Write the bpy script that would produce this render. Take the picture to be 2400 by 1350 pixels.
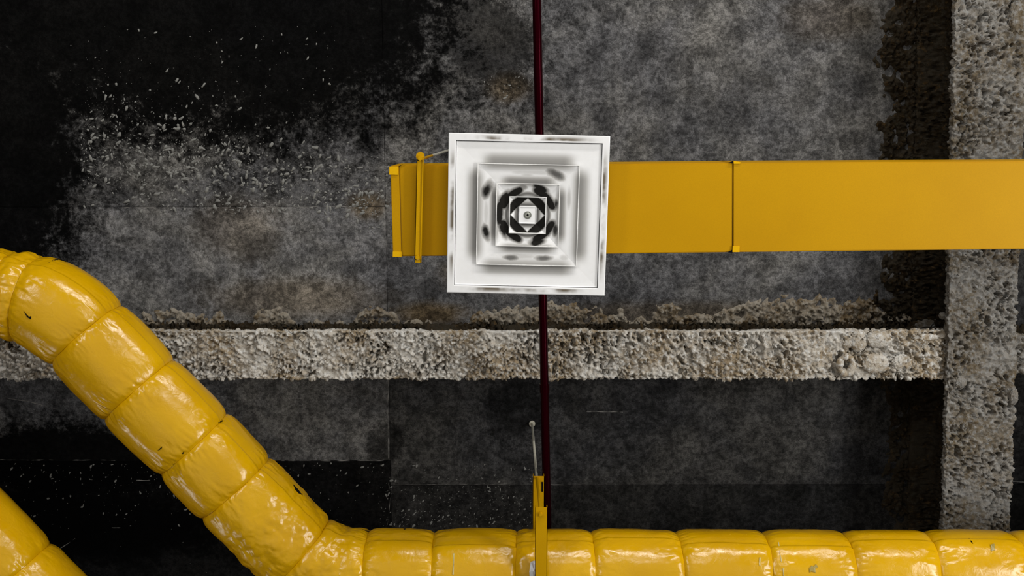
import bpy, math, random
import numpy as np
from mathutils import Matrix, Vector

for o in list(bpy.data.objects):
    bpy.data.objects.remove(o)
S = bpy.context.scene
COL = S.collection
random.seed(7)

# ------------------------------------------------------------------ camera
F = 2400.0                       # focal length in pixels of the 2400 px wide frame
CAM = np.array([0.0, 0.0, 1.6])  # standing eye height
UP = np.array([-15.0, 367.0, -F]); UP /= np.linalg.norm(UP)       # zenith in camera axes
XA = np.array([1.0, 0, 0]) - UP * UP[0]; XA /= np.linalg.norm(XA)
YA = np.cross(UP, XA)
W = np.array([XA, YA, UP])       # camera axes -> world axes
cd = bpy.data.cameras.new('camera'); cam = bpy.data.objects.new('camera', cd); COL.objects.link(cam)
cd.sensor_width = 36; cd.lens = 36; cd.clip_end = 200
m = Matrix.Identity(4)
for i in range(3):
    for j in range(3):
        m[i][j] = W[i][j]
m.translation = Vector(CAM)
cam.matrix_world = m
S.camera = cam

def P(px, py, h):
    """point of the hall seen at that place of the photograph, h metres above the eye"""
    r = W @ np.array([px - 1200.0, -(py - 675.0), -F])
    return CAM + r * (h / r[2])

# ------------------------------------------------------------------ light
wd = bpy.data.worlds.new('hall'); S.world = wd; wd.use_nodes = True
wd.node_tree.nodes['Background'].inputs[0].default_value = (1.0, 0.98, 0.95, 1)
wd.node_tree.nodes['Background'].inputs[1].default_value = 0.03

def unseen_light(loc, target, length, width, watts, along=(1, 0, 0), col=(1, 0.98, 0.95)):
    L = bpy.data.lights.new('unseen_light', 'AREA'); L.shape = 'RECTANGLE'
    L.size = length; L.size_y = width; L.energy = watts; L.color = col
    o = bpy.data.objects.new('unseen_light', L); COL.objects.link(o)
    z = (Vector(loc) - Vector(target)).normalized()
    x = Vector(along); x = (x - z * x.dot(z)).normalized(); y = z.cross(x)
    o.matrix_world = Matrix(((x.x, y.x, z.x, loc[0]), (x.y, y.y, z.y, loc[1]), (x.z, y.z, z.z, loc[2]), (0, 0, 0, 1)))
    return o

def bay_lamp(loc, watts, radius=0.18, col=(1, 0.98, 0.95)):
    L = bpy.data.lights.new('bay_lamp', 'POINT'); L.energy = watts; L.shadow_soft_size = radius; L.color = col
    o = bpy.data.objects.new('bay_lamp', L); COL.objects.link(o); o.location = loc
    return o

unseen_light((4.5, 0.4, 2.3), (0.6, 0.4, 6.2), 3.2, 1.0, 180, (0, 1, 0))       # rows of tubes to the right
unseen_light((-3.0, -2.2, 2.4), (-0.8, 0.3, 5.6), 2.4, 0.8, 65, (0, 1, 0))      # unseen fill added to brighten duct end and slab
unseen_light((0.7, -1.25, 3.3), (-0.6, 1.2, 5.8), 1.5, 0.14, 14, (1, 0, 0))       # added for a central streak on the diagonal pipe
for lx, ly, e in ((-2.6, 2.2, 70), (-2.4, -2.4, 70), (2.8, -2.4, 45), (2.6, 3.2, 45)):    # added fill, aimed at the floor to bounce back up
    unseen_light((lx, ly, 3.0), (lx, ly, 0), 1.2, 0.5, e)
unseen_light((2.3, -5.2, 3.6), (1.2, 1.7, 5.6), 5.0, 0.42, 290, (1, 0, 0), (1, .97, .93))      # unseen strip added for long streaks on the wrapped pipes
unseen_light((-4.2, 4.0, 4.6), (-1.5, 1.6, 6.0), 1.5, 0.15, 14, (0.6, 1, 0))
S.view_settings.view_transform = 'Standard'
S.view_settings.look = 'None'
S.view_settings.gamma = 1.0
S.view_settings.use_curve_mapping = False
S.view_settings.exposure = -0.12

# ------------------------------------------------------------------ noise
def _hash(ix, iy, iz, seed):
    n = (ix.astype(np.int64) * 374761393 + iy.astype(np.int64) * 668265263 + iz.astype(np.int64) * 2147483647 + seed * 974634777) & 0xffffffff
    n = ((n ^ (n >> 13)) * 1274126177) & 0xffffffff
    n = ((n ^ (n >> 16)) * 2246822519) & 0xffffffff
    return ((n ^ (n >> 15)) & 0xffffff) / float(0xffffff)

ROT = np.array([[0.36, 0.48, -0.8], [-0.8, 0.60, 0.0], [0.48, 0.64, 0.60]])
def vnoise(p, seed=0):
    """gradient noise in about -1..1 for points p[...,3]"""
    p = p @ ROT
    i = np.floor(p).astype(np.int64); f = p - i
    u = f * f * f * (f * (f * 6 - 15) + 10)
    r = 0
    for a in (0, 1):
        for b in (0, 1):
            for c in (0, 1):
                w = (u[..., 0] if a else 1 - u[..., 0]) * (u[..., 1] if b else 1 - u[..., 1]) * (u[..., 2] if c else 1 - u[..., 2])
                h = _hash(i[..., 0] + a, i[..., 1] + b, i[..., 2] + c, seed) * math.tau
                z = np.cos(h * 7.13); q = np.sqrt(1 - z * z)
                g = (f[..., 0] - a) * q * np.cos(h) + (f[..., 1] - b) * q * np.sin(h) + (f[..., 2] - c) * z
                r = r + w * g
    return np.clip(r * 1.75, -1, 1)

def fbm(p, octs=3, seed=0, gain=0.5):
    r = 0; a = 1.0; t = 0
    for k in range(octs):
        r = r + a * vnoise(p * (2.03 ** k) + 17.3 * k, seed + k); t += a; a *= gain
    return r / t

def billow(p, octs=3, seed=0, gain=0.55):
    r = 0; a = 1.0; t = 0
    for k in range(octs):
        r = r + a * np.abs(vnoise(p * (2.1 ** k) + 11.7 * k, seed + k)); t += a; a *= gain
    return r / t

def chunks(p, seed=0):
    """cells of broken lumps: random height per cell, sharp clefts between them"""
    p = p @ ROT; i = np.floor(p).astype(np.int64)
    f1 = np.full(p.shape[:-1], 9.0); f2 = f1.copy(); hv = np.zeros_like(f1)
    for a in (-1, 0, 1):
        for b in (-1, 0, 1):
            for c in (-1, 0, 1):
                x, y, z = i[..., 0] + a, i[..., 1] + b, i[..., 2] + c
                d = np.sqrt((x + _hash(x, y, z, seed) - p[..., 0]) ** 2 + (y + _hash(x, y, z, seed + 1) - p[..., 1]) ** 2 + (z + _hash(x, y, z, seed + 2) - p[..., 2]) ** 2)
                near = d < f1
                f2 = np.where(near, f1, np.minimum(f2, d)); hv = np.where(near, _hash(x, y, z, seed + 3), hv); f1 = np.where(near, d, f1)
    return hv, f2 - f1, f1

def sstep(a, b, x):
    t = np.clip((x - a) / (b - a), 0, 1); return t * t * (3 - 2 * t)

# ------------------------------------------------------------------ objects
def link(name, me, mat=None, parent=None, origin=None):
    o = bpy.data.objects.new(name, me); COL.objects.link(o)
    if mat: me.materials.append(mat)
    if parent: o.parent = parent
    return o

def arr_mesh(name, V, Q, smooth=True):
    V = np.asarray(V, dtype=np.float32).reshape(-1, 3); Q = np.asarray(Q, dtype=np.int32)
    k = Q.shape[1]
    me = bpy.data.meshes.new(name)
    me.vertices.add(len(V)); me.vertices.foreach_set('co', V.ravel())
    me.loops.add(Q.size); me.loops.foreach_set('vertex_index', Q.ravel())
    me.polygons.add(len(Q)); me.polygons.foreach_set('loop_start', np.arange(0, Q.size, k, dtype=np.int32))
    me.polygons.foreach_set('loop_total', np.full(len(Q), k, dtype=np.int32))
    me.polygons.foreach_set('use_smooth', np.full(len(Q), smooth))
    me.update(calc_edges=True); me.validate()
    return me

def grid_quads(n, m, wrap=False, mask=None):
    i = np.arange(n - 1)[:, None]; j = np.arange(m if wrap else m - 1)[None, :]
    a = i * m + j; b = i * m + (j + 1) % m
    Q = np.stack([a, b, b + m, a + m], -1)
    if mask is not None: Q = Q[mask]
    return Q.reshape(-1, 4)

class MB:
    """collects simple solids"""
    def __init__(s): s.v = []; s.f = []
    def add(s, vs, fs):
        n = len(s.v); s.v += [tuple(v) for v in vs]; s.f += [tuple(n + i for i in f) for f in fs]; return s
    def prism(s, bot, top):
        n = len(bot)
        return s.add(list(bot) + list(top), [tuple(range(n))[::-1], tuple(range(n, 2 * n))] + [(i, (i + 1) % n, n + (i + 1) % n, n + i) for i in range(n)])
    def box(s, c, ax, ay, az, sx, sy, sz):
        c, ax, ay, az = map(np.asarray, (c, ax, ay, az))
        q = [c + ax * sx * a / 2 + ay * sy * b / 2 - az * sz / 2 for a, b in ((-1, -1), (1, -1), (1, 1), (-1, 1))]
        return s.prism(q, [v + az * sz for v in q])
    def tube(s, a, b, r, n=12, r2=None):
        a = np.asarray(a, float); b = np.asarray(b, float); d = b - a; d = d / np.linalg.norm(d)
        u = np.cross(d, [0, 0, 1.0]) if abs(d[2]) < .9 else np.cross(d, [1.0, 0, 0]); u = u / np.linalg.norm(u); w = np.cross(d, u)
        r2 = r if r2 is None else r2
        k = [math.tau * i / n for i in range(n)]
        return s.prism([a + r * (math.cos(t) * u + math.sin(t) * w) for t in k], [b + r2 * (math.cos(t) * u + math.sin(t) * w) for t in k])
    def build(s, name, mat, parent=None, shift=None, bevel=0, smooth=False):
        me = bpy.data.meshes.new(name)
        sh = np.zeros(3) if shift is None else np.asarray(shift)
        me.from_pydata([tuple(np.asarray(v) - sh) for v in s.v], [], s.f); me.validate(); me.update()
        import bmesh
        b = bmesh.new(); b.from_mesh(me); bmesh.ops.recalc_face_normals(b, faces=b.faces)
        if bevel:
            bmesh.ops.bevel(b, geom=list(b.edges), offset=bevel, segments=2, affect='EDGES', clamp_overlap=True)
        b.to_mesh(me); b.free()
        if smooth:
            me.polygons.foreach_set('use_smooth', [True] * len(me.polygons))
            me.set_sharp_from_angle(angle=math.radians(40))
        return link(name, me, mat, parent)

def thing(name, label, cat, loc, group=None):
    o = bpy.data.objects.new(name, None); COL.objects.link(o); o.empty_display_size = 0.1
    o.location = tuple(loc); o['label'] = label; o['category'] = cat
    if group: o['group'] = group
    return o

# ------------------------------------------------------------------ materials
class N:
    def __init__(s, name):
        s.m = bpy.data.materials.new(name); s.m.use_nodes = True; s.t = s.m.node_tree
        s.b = s.t.nodes['Principled BSDF']; s.L = s.t.links
    def n(s, typ, **k):
        x = s.t.nodes.new(typ)
        for a, v in k.items(): setattr(x, a, v)
        return x
    def put(s, sock, v):
        if hasattr(v, 'is_linked') or hasattr(v, 'links'): s.L.new(v, sock)
        else:
            if isinstance(v, (tuple, list)) and len(v) == 3 and len(sock.default_value) == 4: v = (*v, 1)
            sock.default_value = v
    def math(s, op, a, b=0.0, c=None, clamp=False):
        x = s.n('ShaderNodeMath', operation=op, use_clamp=clamp); s.put(x.inputs[0], a); s.put(x.inputs[1], b)
        if c is not None: s.put(x.inputs[2], c)
        return x.outputs[0]
    def noise(s, vec, scale, detail=4, rough=0.55, dist=0.0):
        x = s.n('ShaderNodeTexNoise'); s.L.new(vec, x.inputs['Vector'])
        x.inputs['Scale'].default_value = scale; x.inputs['Detail'].default_value = detail
        x.inputs['Roughness'].default_value = rough; x.inputs['Distortion'].default_value = dist
        return x.outputs['Fac']
    def ramp(s, f, a, b, lo=0.0, hi=1.0):
        x = s.n('ShaderNodeMapRange', interpolation_type='SMOOTHSTEP'); s.put(x.inputs[0], f)
        x.inputs[1].default_value = a; x.inputs[2].default_value = b; x.inputs[3].default_value = lo; x.inputs[4].default_value = hi
        return x.outputs[0]
    def mix(s, f, a, b, blend='MIX'):
        x = s.n('ShaderNodeMix', data_type='RGBA', blend_type=blend); s.put(x.inputs[0], f); s.put(x.inputs[6], a); s.put(x.inputs[7], b)
        return x.outputs[2]
    def vec(s, kind='obj'):
        if kind == 'obj': return s.n('ShaderNodeTexCoord').outputs['Object']
        return s.n('ShaderNodeNewGeometry').outputs['Position']
    def xyz(s, v):
        x = s.n('ShaderNodeSeparateXYZ'); s.L.new(v, x.inputs[0]); return x.outputs
    def bump(s, h, strength, dist):
        x = s.n('ShaderNodeBump'); x.inputs['Strength'].default_value = strength; x.inputs['Distance'].default_value = dist
        s.L.new(h, x.inputs['Height']); s.L.new(x.outputs[0], s.b.inputs['Normal'])
    def col(s, c): s.put(s.b.inputs['Base Color'], c)
    def set(s, rough=None, metal=None, spec=None, coat=None):
        if rough is not None: s.put(s.b.inputs['Roughness'], rough)
        if metal is not None: s.put(s.b.inputs['Metallic'], metal)
        if spec is not None: s.put(s.b.inputs['Specular IOR Level'], spec)
        if coat is not None: s.put(s.b.inputs['Coat Weight'], coat)
    def ell(s, x, y, cx, cy, rx, ry, ang=0.0):
        """distance measure of an ellipse, 1 on its outline"""
        c, q = math.cos(ang), math.sin(ang)
        dx = s.math('SUBTRACT', x, cx); dy = s.math('SUBTRACT', y, cy)
        u = s.math('MULTIPLY', s.math('ADD', s.math('MULTIPLY', dx, c), s.math('MULTIPLY', dy, q)), 1 / rx)
        v = s.math('MULTIPLY', s.math('SUBTRACT', s.math('MULTIPLY', dy, c), s.math('MULTIPLY', dx, q)), 1 / ry)
        return s.math('SQRT', s.math('ADD', s.math('MULTIPLY', u, u), s.math('MULTIPLY', v, v)))

SLAB = 5.10      # slab soffit above the eye
def sp(px, py, h=SLAB): return P(px, py, h)
MPP = SLAB / F   # metres per pixel on the slab, roughly

def mat_slab():
    a = N('cast_concrete'); p = a.vec('pos'); X, Y, Z = a.xyz(p)
    n1 = a.noise(p, 1.6, 6, 0.62, 0.4); n2 = a.noise(p, 9, 8, 0.68, 0.5); n3 = a.noise(p, 55, 4, 0.7); nf = a.noise(p, 210, 2, 0.6)
    v = a.math('MULTIPLY', a.ramp(n1, 0.3, 0.7, 0.60, 1.0), a.ramp(n2, 0.34, 0.66, 0.46, 1.22))
    v = a.math('MULTIPLY', v, a.ramp(n3, 0.34, 0.68, 0.45, 1.32))
    v = a.math('MULTIPLY', v, a.ramp(nf, 0.3, 0.7, 0.72, 1.25))
    # darker patches with ragged outlines
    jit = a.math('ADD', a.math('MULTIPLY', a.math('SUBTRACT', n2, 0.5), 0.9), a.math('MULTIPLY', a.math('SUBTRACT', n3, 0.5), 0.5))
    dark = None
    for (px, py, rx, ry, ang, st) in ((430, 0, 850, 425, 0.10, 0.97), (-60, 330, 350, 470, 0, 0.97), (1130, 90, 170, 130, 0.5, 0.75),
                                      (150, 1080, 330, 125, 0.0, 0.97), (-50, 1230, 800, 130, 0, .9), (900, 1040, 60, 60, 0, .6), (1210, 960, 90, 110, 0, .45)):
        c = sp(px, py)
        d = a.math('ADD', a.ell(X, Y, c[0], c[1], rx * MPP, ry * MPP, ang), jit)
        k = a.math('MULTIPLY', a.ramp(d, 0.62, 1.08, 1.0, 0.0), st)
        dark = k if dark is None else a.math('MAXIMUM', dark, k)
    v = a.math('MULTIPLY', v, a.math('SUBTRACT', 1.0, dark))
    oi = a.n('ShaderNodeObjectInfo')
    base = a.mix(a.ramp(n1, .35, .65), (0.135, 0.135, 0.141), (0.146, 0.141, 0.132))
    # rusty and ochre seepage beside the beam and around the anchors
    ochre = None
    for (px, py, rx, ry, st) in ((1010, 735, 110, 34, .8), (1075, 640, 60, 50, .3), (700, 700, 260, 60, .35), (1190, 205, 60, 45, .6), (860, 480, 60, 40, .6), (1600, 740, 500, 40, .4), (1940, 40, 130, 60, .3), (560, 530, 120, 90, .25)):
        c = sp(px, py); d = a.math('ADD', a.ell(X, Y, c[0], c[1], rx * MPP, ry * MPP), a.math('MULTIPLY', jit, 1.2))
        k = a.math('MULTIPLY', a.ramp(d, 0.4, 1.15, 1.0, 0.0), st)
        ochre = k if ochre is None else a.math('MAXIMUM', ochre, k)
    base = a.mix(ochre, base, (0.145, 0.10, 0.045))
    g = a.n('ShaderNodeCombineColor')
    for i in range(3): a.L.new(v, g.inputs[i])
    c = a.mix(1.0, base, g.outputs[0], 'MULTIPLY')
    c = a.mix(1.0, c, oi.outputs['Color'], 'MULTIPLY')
    a.col(c); a.set(rough=0.9, spec=0.06)
    a.bump(a.math('ADD', n3, a.math('MULTIPLY', n2, 1.5)), 0.5, 0.004)
    return a.m

def mat_spray(name='sprayed_fireproofing', dim=1.0, hue=(1, 1, 1)):
    a = N(name); p = a.vec('pos')
    n1 = a.noise(p, 5, 5, 0.6); n2 = a.noise(p, 45, 5, 0.65); n3 = a.noise(p, 160, 3, 0.7)
    c = a.mix(a.ramp(n1, .38, .62), (0.56 * dim, 0.53 * dim, 0.475 * dim), (0.30 * dim, 0.235 * dim, 0.15 * dim))
    c = a.mix(a.ramp(n2, .42, .7), c, (0.64 * dim, 0.64 * dim, 0.62 * dim))
    n4 = a.noise(p, 34, 5, .7); c = a.mix(a.ramp(n4, .46, .30), c, (0.085, 0.062, 0.034))
    c = a.mix(1.0, c, hue, 'MULTIPLY'); a.col(c); a.set(rough=0.95, spec=0.05)
    a.bump(a.math('ADD', n3, n2), 0.8, 0.006)
    return a.m

def mat_yellow_wrap():
    a = N('yellow_plastic_wrap'); p = a.vec('pos')
    n1 = a.noise(p, 3, 3); n2 = a.noise(p, 26, 4, 0.6, 0.8); n3 = a.noise(p, 90, 3, 0.6, 0.5); n4 = a.noise(p, 600, 2)
    c = a.mix(a.ramp(n1, .3, .7), (0.54, 0.29, 0.0), (0.62, 0.345, 0.0))
    c = a.mix(a.ramp(n3, .72, .80, 0, .5), c, (0.22, 0.12, 0.01))
    a.col(c); a.set(rough=a.ramp(n2, .3, .7, 0.16, 0.28), spec=0.48)
    h = a.math('ADD', a.math('MULTIPLY', a.ramp(n2, .35, .7), 1.0), a.math('MULTIPLY', n3, 0.4))
    h = a.math('ADD', h, a.math('MULTIPLY', n4, 0.05))
    a.bump(h, 0.10, 0.005)
    return a.m

def mat_yellow_paint(name, c0=(0.46, 0.235, 0.0), c1=(0.50, 0.262, 0.0), rough=0.5):
    a = N(name); p = a.vec('pos'); n1 = a.noise(p, 2.2, 3); n2 = a.noise(p, 420, 2, .6)
    c = a.mix(a.ramp(n1, .3, .7), c0, c1); c = a.mix(a.ramp(n2, .35, .65, 0, .25), c, (c0[0] * .7, c0[1] * .7, 0))
    a.col(c); a.set(rough=rough, spec=0.10); a.bump(a.math('ADD', n1, a.math('MULTIPLY', n2, .04)), 0.25, 0.004)
    return a.m

def mat_plain(name, c, rough=0.5, metal=0.0, spec=0.5, bump=0.1, scale=80):
    a = N(name); p = a.vec('pos'); n = a.noise(p, scale, 3)
    a.col(a.mix(a.ramp(n, .3, .7), tuple(x * .85 for x in c), c)); a.set(rough=rough, metal=metal, spec=spec); a.bump(n, bump, 0.002)
    return a.m

M_SLAB = mat_slab(); M_SPRAY = mat_spray(); M_OVER = mat_spray('dull_overspray', 0.52, (1, .93, .82)); M_SPRAY2 = mat_spray('dimmed_fireproofing', 0.40); M_WEB = mat_spray('shaded_brown_overspray', 0.07, (1, .86, .66)); M_WRAP = mat_yellow_wrap()  # vertical beam and web copies have dim light and shade in their colour
M_DUCT = mat_yellow_paint('yellow_duct_paint'); M_BAR = mat_yellow_paint('yellow_hanger_paint', (0.50, 0.265, .0), (0.55, 0.30, .0), 0.42)
M_TAPE = mat_yellow_paint('yellow_tape', (0.68, 0.38, .002), (0.74, 0.42, .002), 0.35)
M_RED = mat_plain('dark_red_pipe_paint', (0.010, 0.0001, 0.0012), 0.2, 0, .5); M_RED.node_tree.nodes['Principled BSDF'].inputs['Specular Tint'].default_value = (.22, .005, .03, 1)
M_BLACK = mat_plain('black_gap', (0.004, 0.0035, 0.003), 0.9, 0, .1)
M_ROD = mat_plain('galvanised_rod', (0.62, 0.60, 0.50), 0.45, 0.3)
M_FOIL = mat_plain('silver_foil', (0.72, 0.74, 0.76), 0.3, 0.8, .5, 0.8, 60)
M_FLECK = mat_plain('dried_spray_flecks', (0.24, 0.24, 0.225), 0.9, 0, .1)
M_FIN = mat_plain('cement_fin', (0.26, 0.25, 0.235), 0.85, 0, .2)
M_FLOOR = mat_plain('floor_concrete', (0.62, 0.61, 0.59), 0.7, 0, .3, .2, 4)

# ------------------------------------------------------------------ ceiling and floor
zs = CAM[2] + SLAB
mb = MB(); mb.box((0, 1, zs + 0.012 + 0.15), (1, 0, 0), (0, 1, 0), (0, 0, 1), 16, 14, 0.30)
ceiling = mb.build('ceiling', M_SLAB); ceiling['kind'] = 'structure'; ceiling.color = (0.5, 0.5, 0.5, 1)
mb = MB(); mb.box((0, 1, -0.05), (1, 0, 0), (0, 1, 0), (0, 0, 1), 16, 14, 0.10)
floor = mb.build('floor', M_FLOOR); floor['kind'] = 'structure'

jx = sp(906, 600)[0]; PW, PH = 2.80, 1.262; PHL = sp(600, 1080)[1] - sp(600, 485)[1]
yL = sp(600, 485)[1]; yR = sp(1500, 1136)[1]
yB = sp(1200, 832)[1]            # added panel break; bay tints paint dimmer light below the beam
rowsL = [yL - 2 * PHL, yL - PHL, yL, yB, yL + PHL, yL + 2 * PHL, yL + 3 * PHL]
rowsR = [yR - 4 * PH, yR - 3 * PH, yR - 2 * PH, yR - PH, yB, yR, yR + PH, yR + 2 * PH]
TL = [.8, 1.1, 1.6, 1.15, .07, .3]; TR = [.9, 1.15, 1.15, 1.15, .46, .22, .3]  # panel tones, with each bay's light and shade painted in
for ci in (-2, -1, 0, 1):
    rows, tn = (rowsL, TL) if ci < 0 else (rowsR, TR)
    for y0, y1, t in zip(rows, rows[1:], tn):
        x0 = jx + ci * PW
        g = 0.001
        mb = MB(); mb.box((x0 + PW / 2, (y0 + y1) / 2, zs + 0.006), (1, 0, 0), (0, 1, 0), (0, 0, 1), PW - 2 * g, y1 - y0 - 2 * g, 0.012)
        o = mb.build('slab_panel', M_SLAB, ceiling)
        if ci == 1: t *= .30  # panels past the vertical beam darkened in place of shade
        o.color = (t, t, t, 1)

# thin cement fins and scratches left at the formwork joints
def fin(pts, w, seed, gate=0.0):
    pts = [sp(*q) for q in pts]; L = [0]
    for a, b in zip(pts, pts[1:]): L.append(L[-1] + np.linalg.norm(b - a))
    n = max(8, int(L[-1] / 0.006)); s = np.linspace(0, L[-1], n)
    C = np.stack([np.interp(s, L, [p[k] for p in pts]) for k in range(3)], 1)
    T = np.gradient(C, axis=0); T /= np.linalg.norm(T, axis=1)[:, None]
    Sd = np.stack([-T[:, 1], T[:, 0], np.zeros(n)], 1)
    q = np.stack([s * 22, np.full(n, seed * 3.1), np.zeros(n)], 1)
    k = np.clip(fbm(q, 3, seed) * 1.4 + 0.35 - gate, 0, 1)
    C = C + Sd * (fbm(q * .6, 2, seed + 9) * 0.003)[:, None]
    hw = (w * k * .5)[:, None]
    dn = np.array([0, 0, -1.0])
    V = np.stack([C - Sd * hw, C + dn * (hw * 1.1 + 0.0003), C + Sd * hw], 1)
    return V
FV = []; FQ = []; off = 0
for pts, w, sd, gt in (([(290, 486), (560, 486), (900, 484)], .0035, 1, 0.15), ([(910, 892), (909, 960), (910, 1075)], .005, 2, -.1), ([(0, 1078), (270, 1079)], .006, 3, .1),
                       ([(660, 1080), (900, 1080)], .0045, 4, 0), ([(950, 1136), (1245, 1134)], .0035, 5, .1), ([(8, 932), (60, 940), (130, 957), (150, 950)], .006, 6, 0),
                       ([(1375, 965), (1460, 966)], .004, 7, .1), ([(1290, 1136), (1330, 1137)], .004, 8, 0), ([(690, 933), (712, 935)], .004, 9, -.2), ([(905, 350), (905, 600), (907, 720)], .002, 10, .2),
                       ([(2370, 1128), (2420, 1131)], .004, 11, -.1), ([(138, 1288), (176, 1262)], .004, 12, -.2), ([(262, 1237), (282, 1238)], .005, 13, -.3), ([(320, 1125), (352, 1126)], .004, 14, -.2),
                       ([(910, 1130), (915, 1160), (909, 1230)], .004, 15, .1)):
    V = fin(pts, w, sd, gt); n = V.shape[0]
    FV.append(V.reshape(-1, 3)); FQ.append(grid_quads(n, 3) + off); off += n * 3
o = link('joint_fin', arr_mesh('joint_fin', np.concatenate(FV), np.concatenate(FQ)), M_FIN, ceiling); o['kind'] = 'stuff'

# dried spray flecks spattered over the slab
rng = np.random.default_rng(11)
def flecks(regions):
    VV = []; QQ = []; off = 0
    for (n, fn, smin, smax) in regions:
        for _ in range(n):
            px, py = fn(); c = sp(px, py)
            r = (smin + (smax - smin) * rng.random() ** 5)
            ang = rng.normal(0.9, 0.7); el = 1 + rng.random() * 1.6
            k = 7; t = np.arange(k) / k * math.tau
            rr = r * (0.55 + 0.65 * rng.random(k))
            x = np.cos(t) * rr * el; y = np.sin(t) * rr
            X = c[0] + x * math.cos(-ang) - y * math.sin(-ang); Y = c[1] + x * math.sin(-ang) + y * math.cos(-ang)
            base = np.stack([X, Y, np.full(k, zs - .0002)], 1)
            mid = np.stack([c[0] + (X - c[0]) * .6, c[1] + (Y - c[1]) * .6, np.full(k, zs - r * .55)], 1)
            tip = np.array([[c[0], c[1], zs - r * .8]])
            VV.append(np.concatenate([base, mid, tip]))
            for i in range(k):
                j = (i + 1) % k
                QQ.append((off + i, off + j, off + k + j)); QQ.append((off + i, off + k + j, off + k + i)); QQ.append((off + k + i, off + k + j, off + 2 * k))
            off += 2 * k + 1
    return np.concatenate(VV), np.array(QQ)
def band():      # the long swarm from upper left towards the duct end
    while True:
        t = rng.random(); x = 190 + 720 * t; y = 300 + 150 * t + rng.normal(0, 75 - 25 * t) + 40
        if y < 500 and x < 915: return x, y
def sparse(): return rng.uniform(150, 800), rng.uniform(60, 420)
def lowl(): return rng.uniform(0, 1250), 1085 + abs(rng.normal(0, 80))
def lowm(): return rng.uniform(880, 1250), rng.uniform(1140, 1235)
def nearbeam(): return rng.uniform(320, 2180), 730 + rng.normal(0, 16)
V, Q = flecks([(2200, band, .0010, .0095), (260, sparse, .001, .0075), (500, lowl, .001, .006), (330, lowm, .001, .006), (40, lambda: (rng.normal(860, 30), rng.normal(500, 22)), .003, .011), (60, lambda: (rng.normal(1190, 40), rng.normal(205, 22)), .001, .005)])
o = link('spray_flecks', arr_mesh('spray_flecks', V, Q), M_FLECK, ceiling); o['kind'] = 'stuff'

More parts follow.
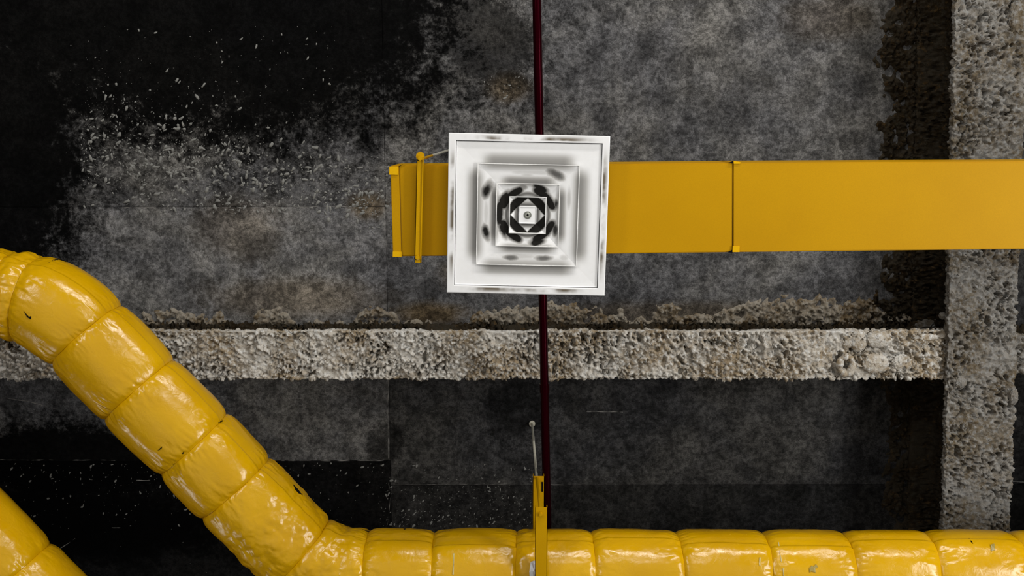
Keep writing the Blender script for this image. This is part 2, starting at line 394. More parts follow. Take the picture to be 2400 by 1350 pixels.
# ------------------------------------------------------------------ fireproofed I beams
def beam(name, A, B, width, depth, ftk, step, seed, topw=.92, mat=None, smooth_top=False):
    """I beam under the slab from A to B (centre of its lower flange), covered in lumpy sprayed fireproofing"""
    A = np.asarray(A); B = np.asarray(B); L = np.linalg.norm(B - A); T = (B - A) / L
    Sd = np.array([-T[1], T[0], 0.0]); w = width / 2; tw = 0.035
    prof = [(-w, ftk), (-w, 0), (w, 0), (w, ftk), (tw, ftk + .02), (tw, depth - .05), (w * topw, depth - .035), (w * topw, depth + .01),
            (-w * topw, depth + .01), (-w * topw, depth - .035), (-tw, depth - .05), (-tw, ftk + .02)]
    fine = [1, 1, 1, 0, 0, 0, 1, 0, 1, 0, 0, 0]
    pts = []
    for i, a in enumerate(prof):
        b = prof[(i + 1) % len(prof)]; d = math.dist(a, b); k = max(2, int(d / (step if fine[i] else step * 2.6)))
        for q in range(k): pts.append((a[0] + (b[0] - a[0]) * q / k, a[1] + (b[1] - a[1]) * q / k))
        if i < 4: nlow = len(pts)
    pts = np.array(pts)
    # round the corners a little
    for _ in range(3): pts = (np.roll(pts, 1, 0) + 2 * pts + np.roll(pts, -1, 0)) / 4
    tg = np.roll(pts, -1, 0) - np.roll(pts, 1, 0); tg /= np.linalg.norm(tg, axis=1)[:, None] + 1e-9
    nrm = np.stack([tg[:, 1], -tg[:, 0]], 1)
    # outward: for this winding (-w,0)->(w,0) the outside is -z
    n = int(L / step); m_ = len(pts); s = np.linspace(0, L, n)
    base = A[None, None] + T[None, None] * s[:, None, None] + Sd[None, None] * pts[None, :, 0:1] + np.array([0, 0, 1.0]) * pts[None, :, 1:2]
    Nn = Sd[None] * nrm[:, 0:1] + np.array([0, 0, 1.0]) * nrm[:, 1:2]
    Nn = np.broadcast_to(Nn[None], base.shape)
    q = base + 0.012 * np.stack([vnoise(base * 15, seed + 70), vnoise(base * 15, seed + 71), vnoise(base * 15, seed + 72)], -1)
    lump = billow(q * 26, 3, seed) ; low = fbm(q * 5.5, 2, seed + 20); fine_ = fbm(q * 120, 2, seed + 30)
    pit = np.maximum(sstep(0.26, 0.50, vnoise(q * 44, seed + 40)), .6 * sstep(.3, .5, vnoise(q * 85, seed + 42))) * sstep(-.5, .2, vnoise(q * 6, seed + 44))
    calm = sstep(-.1, .5, fbm(q * 3.1, 2, seed + 50))              # smoother trowelled stretches
    hv, cl, f1 = chunks(q * 42 + .25 * np.stack([vnoise(q * 90, seed + 80)] * 3, -1), seed + 90)
    chunk = (hv - .45) * .032 * sstep(0, .35, cl) + .014 * (sstep(0, .3, cl) - .7) - .006 * f1
    d = chunk * (1 - .6 * calm) + 0.026 * (lump - .24) * (1 - .5 * calm) + 0.010 * low + 0.004 * fine_ - 0.055 * pit * (1 - .7 * calm)
    if not smooth_top: d = d * .72 * (1 - .5 * sstep(.72, .97, np.abs(pts[:, 0]) / w))[None]
    if smooth_top: d = d * (1 - .45 * sstep(.80, .97, pts[:, 0] / w))[None]; d = d * (1 - .72 * sstep(-.80, -.97, pts[:, 0] / w))[None]
    V = base + Nn * d[..., None] + Sd * (0.006 * vnoise(q * 9, seed + 60))[..., None]
    me = arr_mesh(name, V, grid_quads(n, m_, True))
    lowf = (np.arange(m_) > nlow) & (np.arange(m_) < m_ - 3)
    me.materials.append(mat or M_SPRAY); me.materials.append(M_WEB)  # web and top flange coloured near black to stand for their shade
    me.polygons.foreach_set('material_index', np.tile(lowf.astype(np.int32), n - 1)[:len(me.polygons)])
    o = link(name, me)
    return o

HB = 4.66
bw = lambda x, y0, y1: np.linalg.norm(P(x, y1, HB) - P(x, y0, HB))
A = P(400, 833, HB); B = P(2200, 832, HB); T = (B - A) / np.linalg.norm(B - A)
hbm = beam('steel_beam', A - T * 1.9, B + T * 0.05, bw(1300, 775, 890), SLAB - HB, .045, .0048, 3, .60, None, True)
hbm['label'] = 'horizontal steel beam coated in lumpy grey-beige sprayed fireproofing, crossing the photo below the duct'; hbm['category'] = 'beam'
HV = 4.62
A2 = P(2326, 0, HV); B2 = P(2290, 1240, HV); T2 = (B2 - A2) / np.linalg.norm(B2 - A2)
vb = beam('steel_beam', A2 - T2 * 1.2, B2 + T2 * 1.4, np.linalg.norm(P(2222, 600, HV) - P(2388, 600, HV)), SLAB - HV, .045, .0050, 31, .92, M_SPRAY2)
vb['label'] = 'vertical steel beam coated in rough grey sprayed fireproofing, at the right edge of the photo'; vb['category'] = 'beam'
A3 = P(2345, 832, HB)
b3 = beam('steel_beam', A3, A3 + T * 1.6, bw(1300, 785, 880), SLAB - HB, .045, .0065, 77, .6, M_SPRAY2)
b3['label'] = 'stub of sprayed steel beam past the vertical beam at the far right edge'; b3['category'] = 'beam'

# smoother lumps over the clamp on the horizontal beam and at the crossing
def blob(px, py, h, rx, ry, rz, seed, parent, amp=.25, mat=None):
    n, m_ = 40, 64
    th = np.linspace(0.02, math.pi - .02, n)[:, None]; ph = (np.arange(m_) / m_ * math.tau)[None]
    D = np.stack([np.sin(th) * np.cos(ph), np.sin(th) * np.sin(ph), np.cos(th) * np.ones_like(ph)], -1)
    r = 1 + amp * (billow(D * 2.6 + seed, 3, seed) * 2 - .6)
    c = P(px, py, h); V = c + D * r[..., None] * np.array([rx, ry, rz])
    me = arr_mesh('fireproofing_lump', V, grid_quads(n, m_, True))
    return link('fireproofing_lump', me, mat or M_SPRAY, parent)
for a in ((2058, 795, HB - .0, .062, .040, .026, 5, hbm, .16), (2012, 800, HB + .006, .040, .05, .022, 6, hbm, .12), (2052, 852, HB - .002, .062, .050, .020, 7, hbm, .14),
          (1990, 800, HB + .010, .03, .03, .016, 12, hbm, .12), (2115, 850, HB + .006, .05, .04, .018, 13, hbm, .2), (2170, 790, HB + .01, .06, .018, .016, 15, hbm, .15)):
    blob(*a)
def hollow_lump(px, py, h, R_, r_, seed, parent):
    """a crusted ring left around a clamp end"""
    a = np.arange(56)[:, None] / 56 * math.tau; b = np.arange(24)[None] / 24 * math.tau
    D = np.stack([np.cos(a) * np.ones_like(b), np.sin(a) * np.ones_like(b), np.zeros_like(a * b)], -1)
    c = P(px, py, h); base = D * R_ * np.array([.75, 1.0, 1])
    r = r_ * (1 + .45 * vnoise(D * 2.2 + seed, seed))[..., None]
    V = base + D * np.cos(b)[..., None] * r + np.array([0, 0, 1.0]) * np.sin(b)[..., None] * r
    V = c + V * (1 + .06 * vnoise(V * 60, seed + 1))[..., None]
    Q = grid_quads(57, 24, True) % (56 * 24)
    return link('fireproofing_lump', arr_mesh('fireproofing_lump', V, Q), M_SPRAY, parent)
hollow_lump(1983, 856, HB - .010, .040, .016, 4, hbm)
for a in ((2212, 740, HV + .06, .022, .018, .02, 21), (2232, 640, HV + .01, .02, .03, .02, 22), (2170, 765, SLAB - .02, .075, .05, .04, 23), (2385, 40, HV - .0, .04, .07, .02, 24), (2250, 895, HV, .03, .03, .02, 25), (2375, 930, HV, .02, .04, .02, 26)):
    blob(*a, vb, .25, M_SPRAY2)

# ragged overspray on the slab beside the beams
def overspray(name, px0, px1, py_in, py_out, vertical, seed, parent, mat=None, env=None):
    if not vertical: C0 = sp(px0, py_in); C1 = sp(px1, py_in); O = sp((px0 + px1) / 2, py_out) - sp((px0 + px1) / 2, py_in)
    else: C0 = sp(py_in, px0); C1 = sp(py_in, px1); O = sp(py_out, (px0 + px1) / 2) - sp(py_in, (px0 + px1) / 2)
    L = np.linalg.norm(C1 - C0); wd_ = np.linalg.norm(O); T = (C1 - C0) / L; Od = O / wd_
    st = .005; n = int(L / st); k = int(wd_ / st)
    s = np.linspace(0, L, n)[:, None, None]; t = np.linspace(0, wd_, k)[None, :, None]
    b = C0 + T * s + Od * t
    fr = (t / wd_)[..., 0] * np.ones((n, 1))
    edge = .45 + .95 * fbm(b * 3.0, 4, seed)
    if env:
        e_ = np.interp(px0 + (px1 - px0) * np.linspace(0, 1, n), [q[0] for q in env], [q[1] for q in env])
        edge = e_[:, None] * 1.15 + .42 * fbm(b * 7.0, 4, seed) + .10 * vnoise(b * 40, seed + 1)
    ck0 = chunks(b * np.array([45, 45, 0]) + .3 * np.stack([vnoise(b * 80, seed + 80)] * 3, -1), seed + 90); ck = ck0[0] * sstep(0, .3, ck0[1])
    th = sstep(0, .22, edge - fr) * sstep(.02, .16, fr + .05 * fbm(b * 14, 2, seed + 3)) * (0.004 + .018 * billow(b * 30, 3, seed + 5) + .020 * ck) * (1.4 - 1.2 * sstep(.1, .5, vnoise(b * 24, seed + 8))) - .003
    V = b.copy(); V[..., 2] -= np.maximum(th, -0.001) - 0.0005
    ok = th > 0.0
    mk = ok[:-1, :-1] | ok[1:, :-1] | ok[:-1, 1:] | ok[1:, 1:]
    me = arr_mesh(name, V, grid_quads(n, k, False, mk))
    o = link(name, me, mat or M_OVER, parent); o['kind'] = 'stuff'
    return o
ENV = ((300, 0), (340, .5), (520, .45), (545, .05), (585, .05), (600, .45), (660, .45), (700, .15), (820, .2), (850, .5), (920, .5), (940, .08), (1080, .1), (1110, .45), (1240, .62),
       (1450, .5), (1470, .25), (1520, .35), (1560, .65), (1600, .4), (1700, .6), (1800, .75), (1950, .8), (2100, .5), (2200, .3))
overspray('overspray', 320, 2200, 768, 684, False, 61, ceiling, None, ENV)
overspray('overspray', -250, 1300, 2160, 2030, True, 62, ceiling, M_WEB, ((-250, .66), (1300, .6)))  # brown overspray, widened and darkened to paint the beam's shadow band

# ------------------------------------------------------------------ dark red sprinkler pipe
HR = 4.38
def run(p0, p1, ext): d = (p1 - p0) / np.linalg.norm(p1 - p0); return p0 - d * ext, p1 + d * ext, d
a, b, d = run(P(1258, 0, HR), P(1283, 1250, HR), 1.3)
root = thing('sprinkler_pipe', 'thin dark red pipe running top to bottom behind the diffuser and the duct', 'pipe', a)
mb = MB(); mb.tube(a, b, 0.0185, 32); mb.build('pipe_run', M_RED, root, a, smooth=True)
for q in (0.12, 0.60):
    c = a + (b - a) * q
    mb = MB(); mb.tube(c - d * .02, c + d * .02, 0.0215, 32); mb.build('coupling', M_RED, root, a, smooth=True)

# ------------------------------------------------------------------ yellow duct
HD = 3.76; TK = 0.26
def dsec(x0, x1, yt0, yb0, yt1, yb1): return [P(x0, yt0, HD), P(x1, yt1, HD), P(x1 + (yb1 - yt1) * -.012, yb1, HD), P(x0 + 6, yb0, HD)]
root_d = thing('air_duct', 'flat rectangular yellow air duct running from the centre to the right edge', 'duct', P(930, 494, HD))
od = np.array(root_d.location)
def slab_of(q, z0, z1): q = [np.array(v) for v in q]; return [v + [0, 0, z0] for v in q], [v + [0, 0, z1] for v in q]
q = [P(922, 388, HD), P(1718, 382, HD), P(1717, 591, HD), P(930, 601, HD)]
mb = MB(); mb.prism(*slab_of(q, 0, TK)); mb.build('duct_section', M_DUCT, root_d, od, .003)
xe = P(2400, 378, HD); e1 = xe + (xe - P(1722, 381, HD)) * .8; xf = P(2400, 583.5, HD); e2 = xf + (xf - P(1722, 591, HD)) * .8
q = [P(1718, 381.5, HD), e1, e2, P(1718, 591, HD)]
mb = MB(); mb.prism(*slab_of(q, -.0012, TK)); mb.build('duct_section', M_DUCT, root_d, od, .003)
q = [P(915, 389, HD - .004), P(936, 388, HD - .004), P(942, 602, HD - .004), P(921, 602, HD - .004)]
mb = MB(); mb.prism(*slab_of(q, 0, TK + .006)); mb.build('end_cap', M_DUCT, root_d, od, .002)
for (x, y, sx, sy, an) in ((922.5, 400, .032, .030, .03), (931, 596, .033, .020, .03), (1725, 584, .026, .022, 0)):   # folded tape corners
    c = P(x, y, HD - .006); mb = MB(); mb.box(c, (math.cos(an), math.sin(an), 0), (-math.sin(an), math.cos(an), 0), (0, 0, 1), sx, sy, .004)
    mb.build('tape_patch', M_TAPE, root_d, od, .0008)
# joint collar: dark slit corners and a little standing lug
for (pts) in ([(1707, 381.5), (1718, 377.5), (1719, 383)], [(1706, 591.5), (1716, 586), (1716.5, 592.5)], [(934, 389.5), (945, 384.5), (935.5, 391)]):
    q = [P(x, y, HD - .005) for x, y in pts]; mb = MB(); mb.prism(*slab_of(q, -.001, .004)); mb.build('joint_gap', M_BLACK, root_d, od)
q = [P(1719, 377.5, HD - .003), P(1736, 380, HD - .003), P(1734, 384, HD - .003), P(1719, 384, HD - .003)]
mb = MB(); mb.prism(*slab_of(q, -.002, .02)); mb.build('joint_lug', M_TAPE, root_d, od, .001)
a_ = P(1717.2, 384, HD - .0012); b_ = P(1716.2, 590, HD - .0012)
mb = MB(); mb.tube(a_, b_, .0007, 6); mb.build('joint_seam', M_BLACK, root_d, od)
a_ = P(936.5, 392, HD - .003); b_ = P(942, 600, HD - .003)
mb = MB(); mb.tube(a_, b_, .0008, 6); mb.build('joint_seam', mat_plain('seam_brown', (.18, .10, .0), .8), root_d, od)  # brown joint line beside the end cap

def channel(mb, a, b, w, hgt, t=.004):
    """open strut channel from a to b, its web facing down"""
    a = np.asarray(a); b = np.asarray(b); L = np.linalg.norm(b - a); d = (b - a) / L; s = np.array([-d[1], d[0], 0])
    mid = (a + b) / 2
    mb.box(mid + [0, 0, t / 2], d, s, (0, 0, 1), L, w, t)
    for k in (-1, 1): mb.box(mid + s * k * (w / 2 - t / 2) + [0, 0, hgt / 2], d, s, (0, 0, 1), L, t, hgt)

# hanger under the duct end
HH = HD - .035
a = P(985, 359, HH); b = P(979, 616, HH)
hg = thing('duct_hanger', 'narrow yellow trapeze bar with thin rods holding the left end of the duct', 'hanger', a)
mb = MB(); channel(mb, a, b, .024, .022, .003); mb.build('hanger_bar', M_BAR, hg, a, .0006)
dd = (b - a) / np.linalg.norm(b - a); ss = np.array([-dd[1], dd[0], 0])
mb = MB(); mb.box((a + b) / 2 - ss * .0105 + [0, 0, -.002], dd, ss, (0, 0, 1), np.linalg.norm(b - a) * .93, .0035, .004); mb.build('bar_lip', M_BAR, hg, a)
for (x, y) in ((985, 371), (979, 603)):
    c = P(x, y, HH - .001)
    mb = MB(); mb.tube(c, c + [0, 0, -.012], .009, 6); mb.build('nut', M_BAR, hg, a, .0008)
    mb = MB(); mb.tube(c + [-.007, .003, -.0005], c + [-.007, .003, -.002], .006, 10); mb.build('slot', M_BLACK, hg, a)
mb = MB(); mb.tube(P(985, 366, HH), P(985, 366, HH) + [0, 0, -.004], .0155, 20); mb.build('end_washer', M_BAR, hg, a, .0008)
r0 = P(990, 372, HH - .004); r1 = sp(1051, 352)
k = .30; rm = r0 + (r1 - r0) * k
mb = MB(); mb.tube(r0, rm, .0052, 10); mb.build('threaded_rod', M_BAR, hg, a, smooth=True)
mb = MB(); mb.tube(rm, r1, .0052, 10); o = mb.build('threaded_rod', M_ROD, hg, a, smooth=True); o['label'] = 'bare galvanised upper rod'
r0 = P(979, 607, HH - .004); mb = MB(); mb.tube(r0, r0 + [0.0, .0, SLAB - HH + .004], .004, 10); mb.build('threaded_rod', M_ROD, hg, a, smooth=True)

# ------------------------------------------------------------------ square ceiling diffuser
HF = 3.69
cs = [P(1052, 311, HF), P(1430, 320, HF), P(1418, 692, HF), P(1046, 685, HF)]
C = sum(cs) / 4
ex = (cs[1] - cs[0]) + (cs[2] - cs[3]); ex /= np.linalg.norm(ex); ey = np.array([-ex[1], ex[0], 0])
ey2 = (cs[3] - cs[0]) + (cs[2] - cs[1]); ey2 /= np.linalg.norm(ey2)
U = (np.linalg.norm(cs[1] - cs[0]) + np.linalg.norm(cs[2] - cs[3]) + np.linalg.norm(cs[3] - cs[0]) + np.linalg.norm(cs[2] - cs[1])) / 4 / 375.5   # metres per pixel on its face
print('diffuser size', U * 375.5, 'duct w', np.linalg.norm(P(930, 388, HD) - P(930, 602, HD)), np.linalg.norm(P(2390, 378, HD) - P(2390, 583, HD)))

def mat_enamel():
    a = N('sooty_white_enamel'); v = a.vec('obj'); X, Y, Z = a.xyz(v)
    n1 = a.noise(v, 14, 4, .6); n2 = a.noise(v, 60, 3); jit = a.math('MULTIPLY', a.math('SUBTRACT', n1, .5), 1.3)
    ax = a.math('ABSOLUTE', X); ay = a.math('ABSOLUTE', Y); ch = a.math('MAXIMUM', ax, ay)
    R = a.math('SQRT', a.math('ADD', a.math('MULTIPLY', X, X), a.math('MULTIPLY', Y, Y)))
    def soft(x, c, w): return a.ramp(a.math('ABSOLUTE', a.math('SUBTRACT', x, c)), 0, w, 1.0, 0.0)
    soot = None
    def acc(k):
        nonlocal soot
        soot = k if soot is None else a.math('MAXIMUM', soot, k)
    mn = a.math('MINIMUM', ax, ay)
    # halo of soot and painted shade outside the first and second louvre rims, in the middle of each side
    acc(a.math('MULTIPLY', a.math('MULTIPLY', soft(ch, 124 * U, 30 * U), a.ramp(mn, 80 * U, 124 * U, 1, 0)), .62))
    acc(a.math('MULTIPLY', a.math('MULTIPLY', soft(ch, 79 * U, 18 * U), a.ramp(mn, 40 * U, 76 * U, 1, .1)), .70))
    # swirled soot where the round neck blows on the inner cones
    def blot(px, py, rx, ry, ang, st):
        d = a.math('ADD', a.ell(X, Y, px * U, py * U, rx * U, ry * U, ang), jit)
        acc(a.math('MULTIPLY', a.ramp(d, .25, 1.25, 1, 0), st))
    for b_ in ((-97, -55, 14, 27, .25, 1.0), (-97, 43, 12, 28, -.25, 1.0), (62, -98, 30, 14, .5, .85), (-40, 102, 22, 9, 0, .8), (42, 102, 26, 9, 0, .8), (88, 100, 14, 10, 0, .25), (0, -92, 20, 8, 0, .25),
               (-66, 0, 12, 44, 0, 1.15), (-58, 36, 12, 24, -.5, 1.1), (-56, -38, 11, 24, .6, 1.1), (30, -62, 28, 11, .45, 1.15), (22, 64, 26, 12, -.25, 1.15), (66, -26, 9, 22, 0, .95), (66, 32, 9, 20, 0, .95), (-12, -66, 12, 8, 0, .6), (-26, 62, 12, 8, 0, .4), (-20, 98, 60, 8, 0, .28), (-98, 0, 8, 70, 0, .25), (96, -40, 7, 30, 0, .3), (20, -100, 70, 7, 0, .22), (110, 60, 5, 30, .2, .2)):
        blot(*b_)
    inn = a.ramp(ch, 43.5 * U, 42.5 * U)
    acc(a.math('MULTIPLY', a.math('MULTIPLY', inn, a.ramp(a.math('ADD', a.math('ADD', ax, ay), a.math('MULTIPLY', jit, 6 * U)), 37 * U, 43 * U, 0, 1.1)), a.ramp(R, 52 * U, 46 * U)))
    acc(a.math('MULTIPLY', a.math('MULTIPLY', a.ramp(ch, 21 * U, 22 * U), a.ramp(ch, 36 * U, 22 * U)), .75))
    acc(a.math('MULTIPLY', a.math('MULTIPLY', a.math('MULTIPLY', soft(R, 60 * U, 17 * U), a.ramp(mn, 4 * U, 22 * U)), a.math('SUBTRACT', 1, inn)), 1.5))
    acc(a.math('MULTIPLY', a.math('MULTIPLY', soft(R, 50 * U, 8 * U), a.math('SUBTRACT', 1, inn)), .75))
    # brown smears in the middle of the flat border
    bd = a.math('MULTIPLY', a.ramp(ch, 173 * U, 175 * U), a.ramp(mn, 90 * U, 175 * U, 1, 0))
    bd = a.math('MULTIPLY', bd, a.ramp(a.noise(v, 9, 3), .38, .62))
    bd = a.math('MULTIPLY', bd, soft(ch, 177 * U, 11 * U))
    c = a.mix(a.ramp(n2, .3, .7, 0, .25), (0.80, 0.805, 0.81), (0.74, 0.735, 0.72))
    c = a.mix(a.math('MULTIPLY', bd, .95), c, (0.09, 0.065, 0.03))
    c = a.mix(a.math('MULTIPLY', a.ramp(soot, 0, .5), .30), c, (0.30, 0.26, 0.17))
    c = a.mix(a.math('MINIMUM', soot, .985), c, (0.006, 0.0055, 0.0045))
    a.col(c); sc = a.math('MINIMUM', soot, 1.0); a.set(rough=a.math('MULTIPLY_ADD', sc, .5, .38), spec=a.math('MULTIPLY_ADD', sc, -.4, .4))
    a.bump(n1, .06, .004)
    return a.m
M_ENAMEL = mat_enamel(); M_RIM = mat_plain('white_rim_enamel', (.86, .86, .84), .35, 0, .5, .02)
dif = thing('air_diffuser', 'square white four-step ceiling air diffuser with black soot smears, below the yellow duct', 'diffuser', C)
Mrot = Matrix(((ex[0], ey[0], 0, C[0]), (ex[1], ey[1], 0, C[1]), (0, 0, 1, C[2]), (0, 0, 0, 1)))
dif.matrix_world = Mrot
def ringed(name, levels, mat, parent=dif, close_in=False, close_out=False):
    """square rings (half size px, height m) swept into one sheet"""
    V = []; Fc = []
    for (r, z) in levels:
        for sx, sy in ((-1, -1), (1, -1), (1, 1), (-1, 1)): V.append((sx * r * U, sy * r * U, z))
    for k in range(len(levels) - 1):
        for i in range(4):
            j = (i + 1) % 4; Fc.append((k * 4 + i, k * 4 + j, k * 4 + 4 + j, k * 4 + 4 + i))
    if close_in: k = len(levels) - 1; Fc.append(tuple(k * 4 + i for i in range(4)))
    b_ = MB(); b_.add(V, Fc); return b_.build(name, mat, parent)
# flat border frame, thin dark gap, sloping first pan
ringed('border_frame', [(170.5, .010), (170.5, .0), (171.5, -.0012), (186, -.0012), (187.7, .0), (187.7, .03), (183, .03), (183, .004), (172, .004)], M_ENAMEL)
ringed('gap', [(168.6, .006), (171, .006), (171, .012), (168.6, .012), (168.6, .006)], M_BLACK)
LV = [(169, 96), (119, 58), (74, 31), (43, 12)]
hts = [.007, .013, .018, .022]
for i, ((ro, ri), hz) in enumerate(zip(LV, hts)):
    z0 = 0.004 if i == 0 else 0.0
    cone = ringed('cone', [(ro, z0), (ro - 2, z0 + .003)] + [(ro - 2 + (ri - ro + 2) * t, z0 + .003 + (hz - .003) * (t ** .8)) for t in (.15, .35, .55, .8, 1)] + [(ri, hz + .004), (ro * .5 + ri * .5, hz * .6 + .008), (ro, z0 + .004)], M_ENAMEL)
    if i:
        ringed('rim', [(ro - 1.4, .001), (ro - 1.4, -.001), (ro + .5, -.001), (ro + .5, .005), (ro - .3, .005)], M_RIM, cone)
ringed('neck_box', [(112, .02), (112, .062), (80, .064)], M_ENAMEL, close_in=True)
core = ringed('centre_plate', [(20.2, .006), (20.2, 0), (19.2, -.001), (17.5, .001)], M_ENAMEL, close_in=True)
mb = MB(); mb.tube((0, 0, .002), (0, 0, -.0015), 9.5 * U, 24, 8.5 * U); mb.build('screw_washer', mat_plain('grey_steel', (.22, .23, .2), .4, .5), dif, None)
mb = MB(); mb.tube((0, 0, -.0015), (0, 0, -.004), 6.5 * U, 18, 5 * U); mb.build('screw_head', mat_plain('pale_steel', (.42, .43, .38), .35, .6), dif, None)
mb = MB(); mb.tube((0, 0, -.0039), (0, 0, -.0046), 2.6 * U, 12); mb.build('screw_hole', M_BLACK, dif, None)

# ------------------------------------------------------------------ wrapped pipes
HP = 4.13; RP = 0.1935
def smooth_path(pts, h, it=4):
    q = np.array([P(x, y, h) for x, y in pts])
    for _ in range(it):
        a = q[:-1] * .75 + q[1:] * .25; b = q[:-1] * .25 + q[1:] * .75
        q = np.concatenate([q[:1], np.stack([a, b], 1).reshape(-1, 3), q[-1:]])
    return q
PROJ = W.T
def to_px(V):
    c = (V - CAM) @ W            # world -> camera axes (W rows are world axes in camera coords)
    return 1200 + F * c[..., 0] / -c[..., 2], 675 - F * c[..., 1] / -c[..., 2]

def wrapped_pipe(root, pts, h, R, grooves, seed, crumple=(), seam=None, it=3):
    org = np.array(root.location)
    q = smooth_path(pts, h, it)
    L = np.concatenate([[0], np.cumsum(np.linalg.norm(np.diff(q, axis=0), axis=1))])
    px, py = to_px(q)
    gs = []
    for gx, gy in grooves:
        # densified nearest point of the centre line
        s = np.linspace(0, L[-1], 4000); Xq = np.interp(s, L, px); Yq = np.interp(s, L, py)
        gs.append(s[np.argmin((Xq - gx) ** 2 + (Yq - gy) ** 2)])
    gs = [0.0] + sorted(gs) + [L[-1]]
    gs = [g for i, g in enumerate(gs) if i == 0 or g - gs[i - 1] > .03]
    # tilt of every band, so that the rings are not perfectly square to the pipe
    rr = random.Random(seed); tilt = [(rr.uniform(-.035, .035), rr.uniform(0, 6.28)) for _ in gs]
    out = []
    nth = 220
    for k in range(len(gs) - 1):
        g0, g1 = gs[k], gs[k + 1]; n = max(14, int((g1 - g0) / .0045)); 
        u = (np.arange(n) / (n - 1)); u = 0.5 - 0.5 * np.cos(math.pi * u) * (1 - .0); u = .55 * u + .45 * np.arange(n) / (n - 1)
        th = np.arange(nth) / nth * math.tau
        s0 = g0 + tilt[k][0] * R * np.cos(th - tilt[k][1]) * (0 if k == 0 else 1)
        s1 = g1 + tilt[k + 1][0] * R * np.cos(th - tilt[k + 1][1]) * (0 if k == len(gs) - 2 else 1)
        s = s0[None] + (s1 - s0)[None] * u[:, None]
        s = np.clip(s, 0, L[-1])
        C = np.stack([np.interp(s, L, q[:, i]) for i in range(3)], -1)
        e = .035
        Ca = np.stack([np.interp(np.clip(s - e, 0, L[-1]), L, q[:, i]) for i in range(3)], -1)
        Cb = np.stack([np.interp(np.clip(s + e, 0, L[-1]), L, q[:, i]) for i in range(3)], -1)
        T = Cb - Ca; T /= np.linalg.norm(T, axis=-1)[..., None]
        Sd = np.stack([-T[..., 1], T[..., 0], np.zeros_like(s)], -1)
        D = Sd * np.cos(th)[None, :, None] + np.array([0, 0, 1.0]) * np.sin(th)[None, :, None]
        d0 = (s - s0[None]); d1 = (s1[None] - s); dm = np.minimum(d0, d1)
        pos = C + D * R
        tn = np.stack([np.cos(th) * 3.2, np.sin(th) * 3.2, np.full(nth, 0.0)], -1)
        pl = np.zeros_like(s)
        for dd_, gi in ((d0, k), (d1, k + 1)):
            t3 = tn[None] + np.stack([np.zeros_like(s), np.zeros_like(s), dd_ * 6 + gi * 7.7 + seed], -1)
            p1 = vnoise(t3 * 1.6, seed + gi * 13); p2 = vnoise(t3 * 4.1, seed + gi * 17 + 5); p3 = vnoise(t3 * np.array([9.0, 9.0, 1.5]), seed + gi * 19 + 7)
            amp = sstep(.25, .7, vnoise(t3 * .55, seed + gi * 3 + 2) * .5 + .5)
            pl += np.exp(-dd_ / .055) * (.0065 * np.abs(p1) + (.0045 * np.abs(p2) + .0030 * np.abs(p3))) * (.35 + 1.0 * amp) * (1 - np.exp(-dd_ / .008))
        r = R * (1 - .068 * np.exp(-dm / .013) - .026 * np.exp(-dm / .045))
        r = r - pl * 1.0
        r = r + .0035 * fbm(pos * 3.2, 2, seed + 100) + .0016 * fbm(pos * 11, 2, seed + 120)
        # flattened facets of the stiff sheet
        r = r + .0014 * np.cos(th[None] * 7 + k * 2.1 + 3 * fbm(pos * 1.5, 1, seed + 9))
        cx, cy = to_px(C)
        for (qx, qy, rad, amp) in crumple:
            w_ = np.exp(-(((cx - qx) ** 2 + (cy - qy) ** 2) / rad ** 2))
            r = r - amp * w_ * (1 - 2.2 * billow(pos * np.array([9, 9, 9]) + seed, 3, seed + 130)) * .5
        if seam is not None:
            a0 = seam + .12 * math.sin(k * 1.7)
            dt = (th - a0 + math.pi) % math.tau - math.pi
            r = r + (.0065 * sstep(-.02, .02, dt) * sstep(1.0, .1, dt))[None]
        V = C + D * r[..., None]
        # turned-in ends close each section against the next
        c0 = C[:1] + D[:1] * (r[:1] * .8)[..., None]; c1 = C[-1:] + D[-1:] * (r[-1:] * .8)[..., None]
        V = np.concatenate([c0, V, c1])
        me = arr_mesh('jacket_section', V - org, grid_quads(V.shape[0], nth, True)[:, ::-1])
        o = link('jacket_section', me, M_WRAP, root)
        out.append((o, V[1:-1]))
    return out

def surf(secs, px, py):
    """nearest lower-side surface point seen at a place of the picture, with the two directions along the sheet"""
    best = None
    for o, V in secs:
        X, Y = to_px(V); d = (X - px) ** 2 + (Y - py) ** 2 + 4e4 * np.maximum(0, V[..., 2] - (CAM[2] + HP + .03))
        i = np.unravel_index(np.argmin(d), d.shape)
        if best is None or d[i] < best[0]: best = (d[i], o, V, i)
    _, o, V, (i, j) = best
    i = min(max(i, 1), V.shape[0] - 2); a_ = V[i + 1, j] - V[i - 1, j]; b_ = V[i, (j + 2) % V.shape[1]] - V[i, j - 2]
    a_ /= np.linalg.norm(a_); b_ -= a_ * (a_ @ b_); b_ /= np.linalg.norm(b_); nn = np.cross(a_, b_)
    c = V[i, j]; 
    if nn @ (c - CAM) > 0: nn = -nn
    return o, c, a_, b_, nn

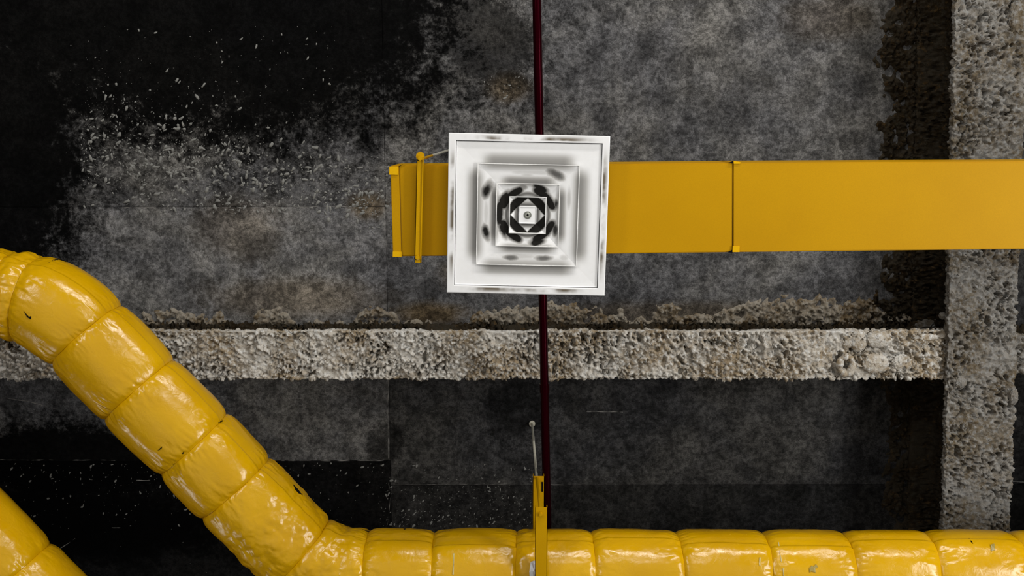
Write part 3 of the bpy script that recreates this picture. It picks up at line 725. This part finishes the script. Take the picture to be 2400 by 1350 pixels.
def patch(name, root, secs, pts, mat, lift=.0012, tk=.0012):
    """thin patch laid on the wrap with the outline pts, following its surface"""
    org = np.array(root.location); V = []; 
    for (x, y) in pts:
        o, c, a_, b_, nn = surf(secs, x, y); V.append(c + nn * lift)
    V = np.array(V); cen = V.mean(0); nn = surf(secs, np.mean([p[0] for p in pts]), np.mean([p[1] for p in pts]))
    cc = nn[1] + nn[4] * lift * 1.2; nrm = nn[4]
    n = len(V); b_ = MB()
    vs = [cc] + list(V) + [v - nrm * tk * 2 for v in V]
    fs = [(0, 1 + i, 1 + (i + 1) % n) for i in range(n)] + [(1 + i, 1 + n + i, 1 + n + (i + 1) % n, 1 + (i + 1) % n) for i in range(n)]
    b_.add([v - org for v in vs], fs)
    ob = b_.build(name, mat, root)
    return ob

pts = [(-700, 668), (-20, 683), (95, 703), (170, 750), (210, 790), (325, 912), (452, 1037), (555, 1146), (640, 1233), (715, 1308), (775, 1340), (870, 1347), (1200, 1347), (1800, 1349), (2400, 1350), (3100, 1352)]
root_p = thing('insulated_pipe', 'large yellow wrapped pipe running diagonally from the left, then along the bottom edge', 'pipe', P(860, 1347, HP))
secs = wrapped_pipe(root_p, pts, HP, RP,
    [(-500, 673), (-200, 680), (-20, 683), (22, 688), (72, 700), (200, 790), (325, 915), (455, 1040), (553, 1143), (708, 1290), (862, 1345), (1018, 1347), (1208, 1347), (1386, 1347), (1588, 1347), (1788, 1347), (1978, 1347), (2168, 1347), (2372, 1347), (2600, 1347), (2850, 1347)],
    5, crumple=((20, 700, 70, .02), (640, 1230, 75, .016), (770, 1335, 85, .018), (1235, 1345, 50, .012), (2010, 1345, 40, .006)), seam=math.pi + .38)
wr = MB()
for t_, pp in enumerate(([(113, 617), (128, 608), (145, 602), (158, 603), (142, 607), (126, 613)], [(688, 1137), (697, 1146), (709, 1160), (701, 1157), (692, 1148)], [(850, 1239), (862, 1241), (867, 1245), (855, 1243)],
             [(511, 990), (522, 986), (523, 988), (513, 992)], [(425, 1064), (432, 1057), (431, 1062)], [(405, 1090), (411, 1084), (409, 1089)], [(57, 728), (70, 745), (74, 740), (72, 748), (64, 744)],
             [(370, 1055), (379, 1046), (378, 1053)], [(2270, 1262), (2279, 1270), (2280, 1276), (2274, 1270)], [(946, 1239), (952, 1240), (947, 1241)])):
    patch('tear', root_p, secs, pp, M_BLACK, .002)
patch('foil_patch', root_p, secs, [(1243, 1316), (1252, 1314), (1262, 1320), (1264, 1350), (1258, 1366), (1243, 1362), (1240, 1340)], M_FOIL, .004)['label'] = 'bare silver foil showing through'
M_TAN = mat_plain('torn_tape', (.34, .26, .06), .3, 0, .6)
for pp in ([(2320, 1277), (2329, 1276), (2332, 1290), (2323, 1292)], [(1897, 1332), (1902, 1325), (1905, 1329), (1913, 1322), (1915, 1330), (1909, 1334), (1912, 1342), (1902, 1338), (1896, 1343)]):
    patch('tape_tab', root_p, secs, pp, M_TAN, .004)
for (x0, y0, x1, y1) in ((1825, 1272, 1832, 1318), (1836, 1332, 1838, 1362), (1064, 1298, 1063, 1348), (1781, 1308, 1779, 1326)):
    patch('tape_edge', root_p, secs, [(x0 - 1.2, y0), (x0 + 1.2, y0), (x1 + 1.2, y1), (x1 - 1.2, y1)], mat_plain('glint_tape', (.62, .52, .22), .15, 0, .9), .003)  # tape ridges; their glint is put into the pale colour

root_q = thing('insulated_pipe', 'second yellow wrapped pipe, only its upper edge showing in the bottom left corner', 'pipe', P(60, 1400, HP))
pts2 = [(-900, 955), (-420, 958), (-330, 1000), (-90, 1225), (56, 1372), (190, 1510), (310, 1625), (420, 1660), (900, 1662)]
secs2 = wrapped_pipe(root_q, pts2, HP, RP, [(-350, 990), (-210, 1115), (32, 1349), (180, 1500), (330, 1630)], 23, seam=2.6, it=2)

# ------------------------------------------------------------------ pipe trapeze hanger
HL = HP - RP - .004 - .030; HU = HP + RP + .006
a = P(1269, 1189, HL); b = P(1267, 1560, HL); c = P(1262.5, 1116, HU); e_ = c + (b - a)
ph = thing('pipe_hanger', 'yellow double-bar trapeze hanger clamping the wrapped pipe at the bottom centre', 'hanger', a)
mb = MB(); channel(mb, a, b, .048, .030, .003); mb.build('lower_bar', M_BAR, ph, a, .001)
mb = MB(); channel(mb, c, e_, .050, .034, .003); mb.build('upper_bar', M_BAR, ph, a, .001)
dy = (b - a) / np.linalg.norm(b - a)
c2 = P(1271, 1141, HU - .002); mb = MB(); mb.box(c2, dy, (1, 0, 0), (0, 0, 1), .045, .007, .002); mb.build('slot', M_BLACK, ph, a)
rod_lo = P(1267, 1204, HL - .001); rod_up = P(1258, 1120, HU); rod_top = sp(1247, 992)
mb = MB(); mb.tube(rod_lo + [0, 0, -.014], rod_up, .0058, 12); mb.build('threaded_rod', M_BAR, ph, a, smooth=True)
mb = MB(); mb.tube(rod_up, rod_top, .0058, 12); o = mb.build('threaded_rod', M_ROD, ph, a, smooth=True); o['label'] = 'bare galvanised upper rod'
mb = MB(); mb.tube(rod_lo, rod_lo + [0, 0, -.009], .0095, 6); mb.build('nut', M_BAR, ph, a, .001)
mb = MB(); mb.tube(rod_top - [0, 0, .012], rod_top, .016, 16); mb.build('anchor', M_ROD, ph, a, .001)
for (q0, q1) in ((b - dy * .03, b - dy * .03 + [0, 0, SLAB - HL]),):
    mb = MB(); mb.tube(q0, q1, .0058, 12); mb.build('threaded_rod', M_ROD, ph, a, smooth=True)
